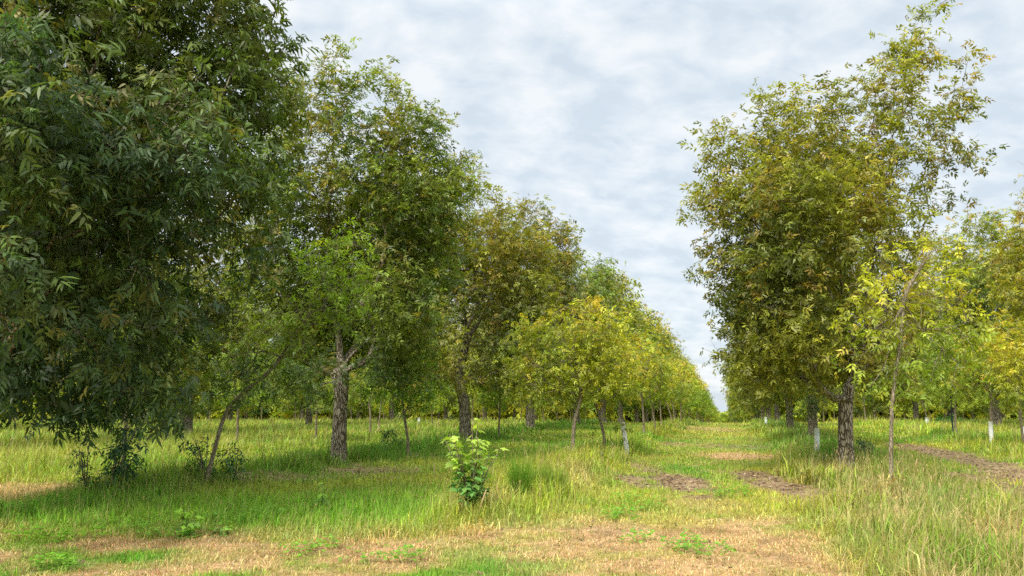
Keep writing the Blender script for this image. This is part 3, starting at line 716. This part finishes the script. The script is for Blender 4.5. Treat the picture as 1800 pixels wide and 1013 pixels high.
# a far wood closing the view at both sides, behind the last rows
def wood():
    V, C = [], []
    n = 60000
    x = rng.uniform(-150, 150, n); y = rng.uniform(112, 128, n) + 0 * x; u, v = uv(x, y)
    k = (v < -5.5) | (v > 6); x, y = x[k], y[k]
    xe, ye = xy(rng.uniform(395, 425, 9000), rng.uniform(-45, 40, 9000)); x = np.concatenate([x, xe]); y = np.concatenate([y, ye]); n = len(x)
    top = (6.5 + 4 * fbm(x * .11, y * 0 + 3, 5)) * np.where(y > 200, .95, 1); z = rng.random(n) * top
    p = np.stack([x, y, zt(x, y) + z], 1)
    d = rng.normal(size=(n, 3)); cs = leaf_colors(p, p.mean(0), 6, 'gold', 9)
    T = compound_template(3, L=1.0, ll=.7, lw=.35)
    o = leaves(T, p, d, rng.normal(0, .6, n), rng.uniform(.7, 1.2, n) * np.where(y > 200, 1.6, 1), cs, 'far_wood', None)
    tag(o, 'far off mass of orchard trees closing the background', 'wood', kind='stuff')
wood()

# ------------------------------------------------------------------ seedlings and shrubs
def palm_leaf():
    pts = []
    for k, (a, r) in enumerate([(-150, .42), (-118, .28), (-78, .8), (-52, .42), (0 - 30, .62 + .0), (0, 1.05), (30, .62), (52, .42), (78, .8), (118, .28), (150, .42)]):
        if a in (-30, 30): r = .55
        pts.append([math.cos(R(a)) * r * .1, math.sin(R(a)) * r * .1, -.012 * r])
    return np.array([pts])
T_PALM = palm_leaf()
def seedling(name, q, hpx, wpx, nleaf, label, cat, top_c, low_c, nstem=5, ls=1.0, T=None, dead=True, grad=.5, lean=0):
    g = G(*q); h = hpx * g[1] / F_PX; w = wpx * g[1] / F_PX
    root = empty(name, tuple(g)); tag(root, label, cat)
    ch = []; org, d, zc = [], [], []
    for i in range(nstem):
        a = rng.random() * 6.28; rr = (0 if i == 0 else rng.uniform(.25, .95)) * w * .5; hh = h * (1 if i == 0 else rng.uniform(.6, .95))
        f = np.linspace(0, 1, 7)[:, None]
        p = np.concatenate([np.cos(a) * rr * f ** 1.3 + rng.normal(0, .008, (7, 1)) + lean * h * f, np.sin(a) * rr * f ** 1.3, hh * f - .02], 1)
        ch.append((p, np.linspace(.009, .003, 7) * (h / 1.0 + .4), 5))
        m = nleaf // nstem
        t = rng.uniform(.22, 1.0, m); idx = t * 6; lo = np.floor(idx).astype(int).clip(0, 5)
        base = p[lo] + (p[lo + 1] - p[lo]) * (idx - lo)[:, None]
        th = rng.random(m) * 6.28; pet = rng.uniform(.04, .14, m) * ls * (1.3 - .6 * t)
        dd = np.stack([np.cos(th), np.sin(th), rng.uniform(-.35, .25, m)], 1)
        e = base + dd * pet[:, None]
        for b0, e0 in list(zip(base, e))[::2]: ch.append((np.array([b0, (b0 + e0) / 2 + [0, 0, .01], e0]), np.array([.002, .002, .0015]), 3))
        org.append(e); d.append(dd); zc.append(base[:, 2] / h)
    V, S, Lp = tubes(ch); mesh_np('stem', V, S, Lp, M_BARK_Y, root, smooth=True)
    org, d, zc = np.concatenate(org), np.concatenate(d), np.concatenate(zc); m = len(org)
    d[:, 2] -= .25
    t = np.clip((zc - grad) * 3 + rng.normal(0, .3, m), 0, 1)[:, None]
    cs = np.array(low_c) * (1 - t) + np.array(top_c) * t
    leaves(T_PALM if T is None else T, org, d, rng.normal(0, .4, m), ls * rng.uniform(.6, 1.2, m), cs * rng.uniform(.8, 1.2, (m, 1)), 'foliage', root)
    return root
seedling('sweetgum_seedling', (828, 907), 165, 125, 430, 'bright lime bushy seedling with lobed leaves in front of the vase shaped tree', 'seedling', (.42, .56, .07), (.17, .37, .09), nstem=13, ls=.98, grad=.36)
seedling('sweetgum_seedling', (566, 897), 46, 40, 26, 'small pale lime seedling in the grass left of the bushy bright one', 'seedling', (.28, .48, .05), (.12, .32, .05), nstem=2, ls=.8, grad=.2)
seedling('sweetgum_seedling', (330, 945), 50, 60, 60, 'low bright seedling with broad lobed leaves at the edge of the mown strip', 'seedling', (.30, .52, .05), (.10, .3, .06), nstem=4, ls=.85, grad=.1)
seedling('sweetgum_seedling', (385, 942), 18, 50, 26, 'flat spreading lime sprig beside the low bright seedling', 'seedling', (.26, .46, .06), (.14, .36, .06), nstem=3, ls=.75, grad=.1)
dk = (.035, .10, .045); dm = (.07, .17, .05)
TS = compound_template(3, L=.26, ll=.1, lw=.05)
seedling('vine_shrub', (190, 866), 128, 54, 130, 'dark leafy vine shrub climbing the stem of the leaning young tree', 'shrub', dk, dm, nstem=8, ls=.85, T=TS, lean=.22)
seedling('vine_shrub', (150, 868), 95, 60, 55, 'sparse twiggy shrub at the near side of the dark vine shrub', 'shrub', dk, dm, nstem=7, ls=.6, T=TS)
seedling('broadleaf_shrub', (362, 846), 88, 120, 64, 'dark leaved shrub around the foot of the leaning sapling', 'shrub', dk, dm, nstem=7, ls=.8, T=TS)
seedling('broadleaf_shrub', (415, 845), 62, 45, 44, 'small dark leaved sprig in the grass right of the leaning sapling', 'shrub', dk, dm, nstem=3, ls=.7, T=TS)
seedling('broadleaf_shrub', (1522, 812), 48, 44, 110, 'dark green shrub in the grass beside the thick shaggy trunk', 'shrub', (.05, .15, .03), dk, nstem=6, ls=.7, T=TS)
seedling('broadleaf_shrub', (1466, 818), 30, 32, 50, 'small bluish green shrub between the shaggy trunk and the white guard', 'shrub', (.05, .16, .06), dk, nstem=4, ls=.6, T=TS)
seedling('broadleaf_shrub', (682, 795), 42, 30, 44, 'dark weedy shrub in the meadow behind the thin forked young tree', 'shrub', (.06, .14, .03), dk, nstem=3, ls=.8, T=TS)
seedling('broadleaf_shrub', (1665, 748), 22, 60, 150, 'bright green low bush in front of the far trunks beyond the wheel track', 'shrub', (.12, .32, .03), (.06, .2, .03), nstem=8, ls=2.0, T=TS)
seedling('broadleaf_shrub', (1392, 1000), 70, 60, 60, 'bluish green weed among the tall foreground grass', 'shrub', (.10, .26, .06), (.06, .18, .05), nstem=5, ls=.5) if False else None
seedling('broadleaf_weed', (1625, 975), 44, 60, 70, 'light green leafy weed among the tall seeding grass in the foreground', 'weed', (.16, .34, .08), (.10, .24, .06), nstem=6, ls=.45)
def weed(q, hpx, n, label, c=(.09, .13, .03)):
    g = G(*q); h = hpx * g[1] / F_PX; root = empty('tall_weed', tuple(g)); tag(root, label, 'weed'); ch = []; org = []; d = []
    for i in range(n):
        a = rng.random() * 6.28; r = rng.uniform(0, .12); p = np.array([[0, 0, 0], [r * math.cos(a), r * math.sin(a), h * .5], [r * 1.6 * math.cos(a), r * 1.6 * math.sin(a), h * rng.uniform(.8, 1)]])
        ch.append((p, np.array([.006, .004, .002]), 4))
        m = 26; t = rng.uniform(.25, 1, m)[:, None]; b = np.where(t < .5, p[0] + (p[1] - p[0]) * t * 2, p[1] + (p[2] - p[1]) * (t - .5) * 2); th = rng.random(m) * 6.28
        org.append(b); d.append(np.stack([np.cos(th), np.sin(th), rng.uniform(.1, .8, m)], 1))
    V, S, Lp = tubes(ch); mesh_np('stem', V, S, Lp, M_BARK_Y, root)
    org = np.concatenate(org); d = np.concatenate(d); T = np.array([[[0, 0, 0], [.035, .01, 0], [.09, 0, -.01], [.035, -.01, 0]]])
    leaves(T, org, d, rng.normal(0, .5, len(org)), rng.uniform(.6, 1.1, len(org)), np.array(c) * rng.uniform(.7, 1.3, (len(org), 1)), 'foliage', root)
weed((1058, 826), 68, 2, 'dark slender weed in front of the slightly tilted slim young tree')
weed((1107, 806), 46, 1, 'dark slender weed right behind the leaning white tree guard')
weed((1042, 800), 55, 1, 'dark slender weed between the two nearest thin young stems')
weed((1075, 803), 50, 1, 'dark slender weed just past the slightly tilted slim young tree')
def clump(q, hpx, wpx, n, label, c):
    g = G(*q); h = hpx * g[1] / F_PX; w = wpx * g[1] / F_PX
    a = rng.random(n) * 6.28; r = np.sqrt(rng.random(n)) * w * .35; b = np.stack([r * np.cos(a), r * np.sin(a), np.full(n, -.02)], 1)
    th = a + rng.normal(0, .6, n); L = h * rng.uniform(.5, 1.05, n); le = np.abs(rng.normal(.14, .1, n)); 
    p1 = b + np.stack([np.cos(th) * np.sin(le), np.sin(th) * np.sin(le), np.cos(le)], 1) * (L * .6)[:, None]
    l2 = le * 2.4; p2 = p1 + np.stack([np.cos(th) * np.sin(l2), np.sin(th) * np.sin(l2), np.cos(l2)], 1) * (L * .45)[:, None]
    ph = rng.random(n) * 6.28; s = np.stack([np.cos(ph), np.sin(ph), 0 * ph], 1) * .005
    V = np.stack([b - s, b + s, p1 + s * .8, p1 - s * .8, p2], 1).reshape(-1, 3)
    kk = np.arange(n)[:, None]; loops = (kk * 5 + np.array([0, 1, 2, 3, 3, 2, 4])).ravel(); st = (kk * 7 + np.array([0, 4])).ravel()
    tag(mesh_np('grass_clump', V, st, loops, M_GRASS, colors=np.repeat(np.array(c) * rng.uniform(.7, 1.3, (n, 1)), 5, 0), loc=tuple(g)), label, 'grass clump')
clump((915, 880), 80, 34, 520, 'tall narrow bright green grass clump just right of the lime seedling', (.17, .32, .03))
clump((975, 872), 66, 44, 420, 'wider yellowish grass clump further right of the lime seedling', (.26, .36, .05))
clump((945, 868), 56, 30, 260, 'short grass clump between the narrow and the wide clump', (.22, .34, .04))
clump((645, 806), 38, 190, 420, 'dark green tall grass clump at the foot of the first full trunk', (.13, .27, .03))
def stalk(q, hpx, dx, label):
    g = G(*q); h = hpx * g[1] / F_PX; e = dx * g[1] / F_PX
    f = np.linspace(0, 1, 5)[:, None]; p = np.concatenate([e * f, 0 * f, h * f - .03], 1)
    hd = np.concatenate([p[-1] + (p[-1] - p[-2]) * k for k in [np.array([[0.]]), ]]) if False else None
    V, S, Lp = tubes([(p, np.array([.012, .012, .011, .014, .006]), 5)])
    tag(mesh_np('dry_stalk', V, S, Lp, M_STRAW, smooth=True, loc=tuple(g)), label, 'stalk')
stalk((800, 772), 22, -4, 'pale broken dry stalk in front of the vase shaped tree trunk')
stalk((903, 782), 14, -1, 'short straw coloured stalk in the shaded grass before the straight dark trunk')
stalk((763, 840), 28, 0, 'upright dry stalk left of the lime seedling')
stalk((738, 828), 10, -8, 'short tilted dry stalk left of the upright dry stalk')
stalk((836, 912), 52, 18, 'long slanting straw stalk at the foot of the lime seedling')

# ------------------------------------------------------------------ tree guards, stake, nest
def guard(q, hpx, tilt, label, rpx=4.5, sapling=None):
    g = G(*q); h = hpx * g[1] / F_PX; r = rpx * g[1] / F_PX; k = 20; th = np.arange(k) * 2 * np.pi / k
    prof = [(r, -.04), (r, h * .33), (r * .99, h * .34), (r, h * .66), (r * .99, h * .67), (r * 1.0, h), (r * 1.06, h + .004), (r * 1.04, h + .012), (r * .9, h + .008), (r * .88, h - .1), (r * .88, 0)]
    ring = np.array([[[a * math.cos(t), a * math.sin(t), z] for t in th] for a, z in prof])
    n = len(prof); i = (np.arange(n - 1)[:, None] * k + np.arange(k)).ravel(); j = (np.arange(n - 1)[:, None] * k + (np.arange(k) + 1) % k).ravel()
    qd = np.stack([i, j, j + k, i + k], 1)
    o = mesh_np('tree_guard', ring.reshape(-1, 3), np.arange(len(qd)) * 4, qd.ravel(), M_TUBE, smooth=True, loc=tuple(g)); o.rotation_euler = (0, tilt, 0)
    tag(o, label, 'tree guard')
    return g, h
g1, h1 = guard((1103, 800), 55, -.13, 'white plastic tree guard leaning among the thin young stems', 4.0)
g2, h2 = guard((1436, 806), 50, .05, 'white plastic tree guard standing left of the thick shaggy trunk', 4.1)
guard((1744, 784), 41, 0, 'white plastic guard around the golden orange young tree', 3.6)
guard((1630, 748), 13, 0, 'short looking far white guard beyond the wheel track', 3.0)
guard((1347, 752), 17, 0, 'far white guard between the shaggy trunks close to the lane', 2.2)
guard((737, 748), 13, -.1, 'far white guard in the meadow behind the thin forked young tree', 2.4)
guard((1800, 776), 24, 0, 'white guard cut off by the frame edge beyond the wheel track', 3.6)
def tiny(g, base_h, hgt, r, n, label, pal, seed, tilt=0):
    root = empty('sapling', tuple(g)); tag(root, label, 'sapling')
    b = [(tilt * hgt, 0, hgt * .85, r, 1), (tilt * hgt + r * .5, 0, hgt * .7, r * .7, 1), (tilt * hgt - r * .5, 0.1, hgt * .68, r * .7, 1)]
    f = np.linspace(0, 1, 9)[:, None]; tp = np.concatenate([tilt * hgt * .6 * f, 0 * f, hgt * .6 * f], 1)
    crown_parts(root, b, tp, .016, pal, n, 5, .12, T_YOUNG, .5, M_BARK_Y, seed, sig=.08, rtip=.004)
tiny(g2, h2, 2.0, .38, 26, 'small dark stemmed sapling growing out of the upright white tree guard', 'deep', 301)
tiny(g1, h1, 1.15, .08, 5, 'tiny sapling tip showing above the leaning white tree guard', 'deep', 302, -.12)
g = G(1676, 770); p = np.array([[0, 0, -.05], [0, 0, 1.0], [.01, 0, 2.1]]); V, S, Lp = tubes([(p, np.array([.035, .033, .03]), 8)])
tag(mesh_np('support_stake', V, S, Lp, M_STAKE, loc=tuple(g)), 'thin dark blue stake standing beside the pale young stem beyond the wheel track', 'stake')
gn = P(644, 538, 21.4)
f = np.linspace(0, 1, 14); prof = np.array([.03, .08, .115, .13, .14, .145, .14, .135, .125, .115, .10, .085, .06, .02])
pn = np.stack([.12 * (f - 1) * 1.0 + .0, 0 * f, .28 - .56 * f], 1)[::-1]; pn[:, 0] = -.10 * np.linspace(1, 0, 14) ** 1.2
V, S, Lp = tubes([(pn, prof[::-1], 14)])
V = V * (1 + rng.normal(0, .02, (len(V), 1)))
tag(mesh_np('wasp_nest', V, S, Lp, M_NEST, smooth=True, loc=tuple(gn)), 'greyish pink papery nest hanging among the leaves above the first full trunk', 'nest')

# ------------------------------------------------------------------ light and sky
EL, AZ = 50, -148      # azimuth measured clockwise from +Y
sun_d = bpy.data.lights.new('sun', 'SUN'); sun_d.energy = 3.3; sun_d.angle = R(30); sun_d.color = (1, .95, .87)
sun = bpy.data.objects.new('sun', sun_d); col.objects.link(sun)
dv = Vector((math.sin(R(AZ)) * math.cos(R(EL)), math.cos(R(AZ)) * math.cos(R(EL)), math.sin(R(EL))))
sun.rotation_euler = (-dv).to_track_quat('-Z', 'Y').to_euler()
w = bpy.data.worlds.new('World'); sc.world = w; w.use_nodes = True; nt = w.node_tree; nt.nodes.clear(); L = nt.links.new
out = nt.nodes.new('ShaderNodeOutputWorld'); bg = nt.nodes.new('ShaderNodeBackground'); L(bg.outputs[0], out.inputs[0])
sky = nt.nodes.new('ShaderNodeTexSky'); sky.sky_type = 'NISHITA'; sky.sun_disc = False; sky.sun_elevation = R(EL); sky.sun_rotation = R(AZ)
tc = nt.nodes.new('ShaderNodeTexCoord'); sp = nt.nodes.new('ShaderNodeSeparateXYZ'); L(tc.outputs['Generated'], sp.inputs[0])
mz = N(nt, 'ShaderNodeMath', operation='MAXIMUM'); L(sp.outputs[2], mz.inputs[0]); mz.inputs[1].default_value = 0
az = N(nt, 'ShaderNodeMath', operation='ADD'); L(mz.outputs[0], az.inputs[0]); az.inputs[1].default_value = .36
dx = N(nt, 'ShaderNodeMath', operation='DIVIDE'); L(sp.outputs[0], dx.inputs[0]); L(az.outputs[0], dx.inputs[1])
dy = N(nt, 'ShaderNodeMath', operation='DIVIDE'); L(sp.outputs[1], dy.inputs[0]); L(az.outputs[0], dy.inputs[1])
cb = nt.nodes.new('ShaderNodeCombineXYZ'); L(dx.outputs[0], cb.inputs[0]); L(dy.outputs[0], cb.inputs[1])
mp = nt.nodes.new('ShaderNodeMapping'); mp.inputs['Scale'].default_value = (1.3, 1.6, 1); mp.inputs['Rotation'].default_value = (0, 0, R(-8)); L(cb.outputs[0], mp.inputs[0])
n1 = nt.nodes.new('ShaderNodeTexNoise'); n1.inputs['Scale'].default_value = 7.0; n1.inputs['Detail'].default_value = 6; n1.inputs['Roughness'].default_value = .55; n1.inputs['Distortion'].default_value = .2; L(mp.outputs[0], n1.inputs[0])
n2 = nt.nodes.new('ShaderNodeTexNoise'); n2.inputs['Scale'].default_value = .8; n2.inputs['Detail'].default_value = 3; L(mp.outputs[0], n2.inputs[0])
ma = N(nt, 'ShaderNodeMath', operation='MULTIPLY_ADD'); L(n2.outputs[0], ma.inputs[0]); ma.inputs[1].default_value = .35; ma.inputs[2].default_value = -.175
mb = N(nt, 'ShaderNodeMath', operation='ADD'); L(n1.outputs[0], mb.inputs[0]); L(ma.outputs[0], mb.inputs[1])
cr = nt.nodes.new('ShaderNodeValToRGB'); e = cr.color_ramp.elements
e[0].position = .36; e[0].color = (.49, .555, .615, 1); e[1].position = .64; e[1].color = (.665, .69, .705, 1)
k_ = e.new(.5); k_.color = (.575, .625, .665, 1)
L(mb.outputs[0], cr.inputs[0])
# thin veil lets some of the blue sky through
sm = N(nt, 'ShaderNodeMix', data_type='RGBA', blend_type='MULTIPLY'); sm.inputs[0].default_value = 1; L(sky.outputs[0], sm.inputs[6]); sm.inputs[7].default_value = (.075, .075, .075, 1)
mx = N(nt, 'ShaderNodeMix', data_type='RGBA', blend_type='MIX'); mx.inputs[0].default_value = .88; L(sm.outputs[2], mx.inputs[6]); L(cr.outputs[0], mx.inputs[7])
# an overcast sky is brighter overhead than towards the horizon
zr = nt.nodes.new('ShaderNodeMapRange'); zr.interpolation_type = 'SMOOTHSTEP'; L(sp.outputs[2], zr.inputs[0]); zr.inputs[1].default_value = .42; zr.inputs[2].default_value = .9; zr.inputs[3].default_value = 1; zr.inputs[4].default_value = 2.5
zm = nt.nodes.new('ShaderNodeVectorMath'); zm.operation = 'SCALE'; L(mx.outputs[2], zm.inputs[0]); L(zr.outputs[0], zm.inputs[3])
L(zm.outputs[0], bg.inputs[0]); bg.inputs[1].default_value = 1.0
sc.view_settings.view_transform = 'Standard'; sc.view_settings.look = 'None'; sc.view_settings.exposure = .58; sc.view_settings.gamma = 1
cy = sc.cycles
sc.render.engine = 'CYCLES'; cy.max_bounces = 6; cy.diffuse_bounces = 3; cy.glossy_bounces = 2; cy.transmission_bounces = 3; cy.transparent_max_bounces = 4
cy.use_denoising = False; cy.caustics_reflective = False; cy.caustics_refractive = False; cy.use_adaptive_sampling = True; cy.adaptive_threshold = .02
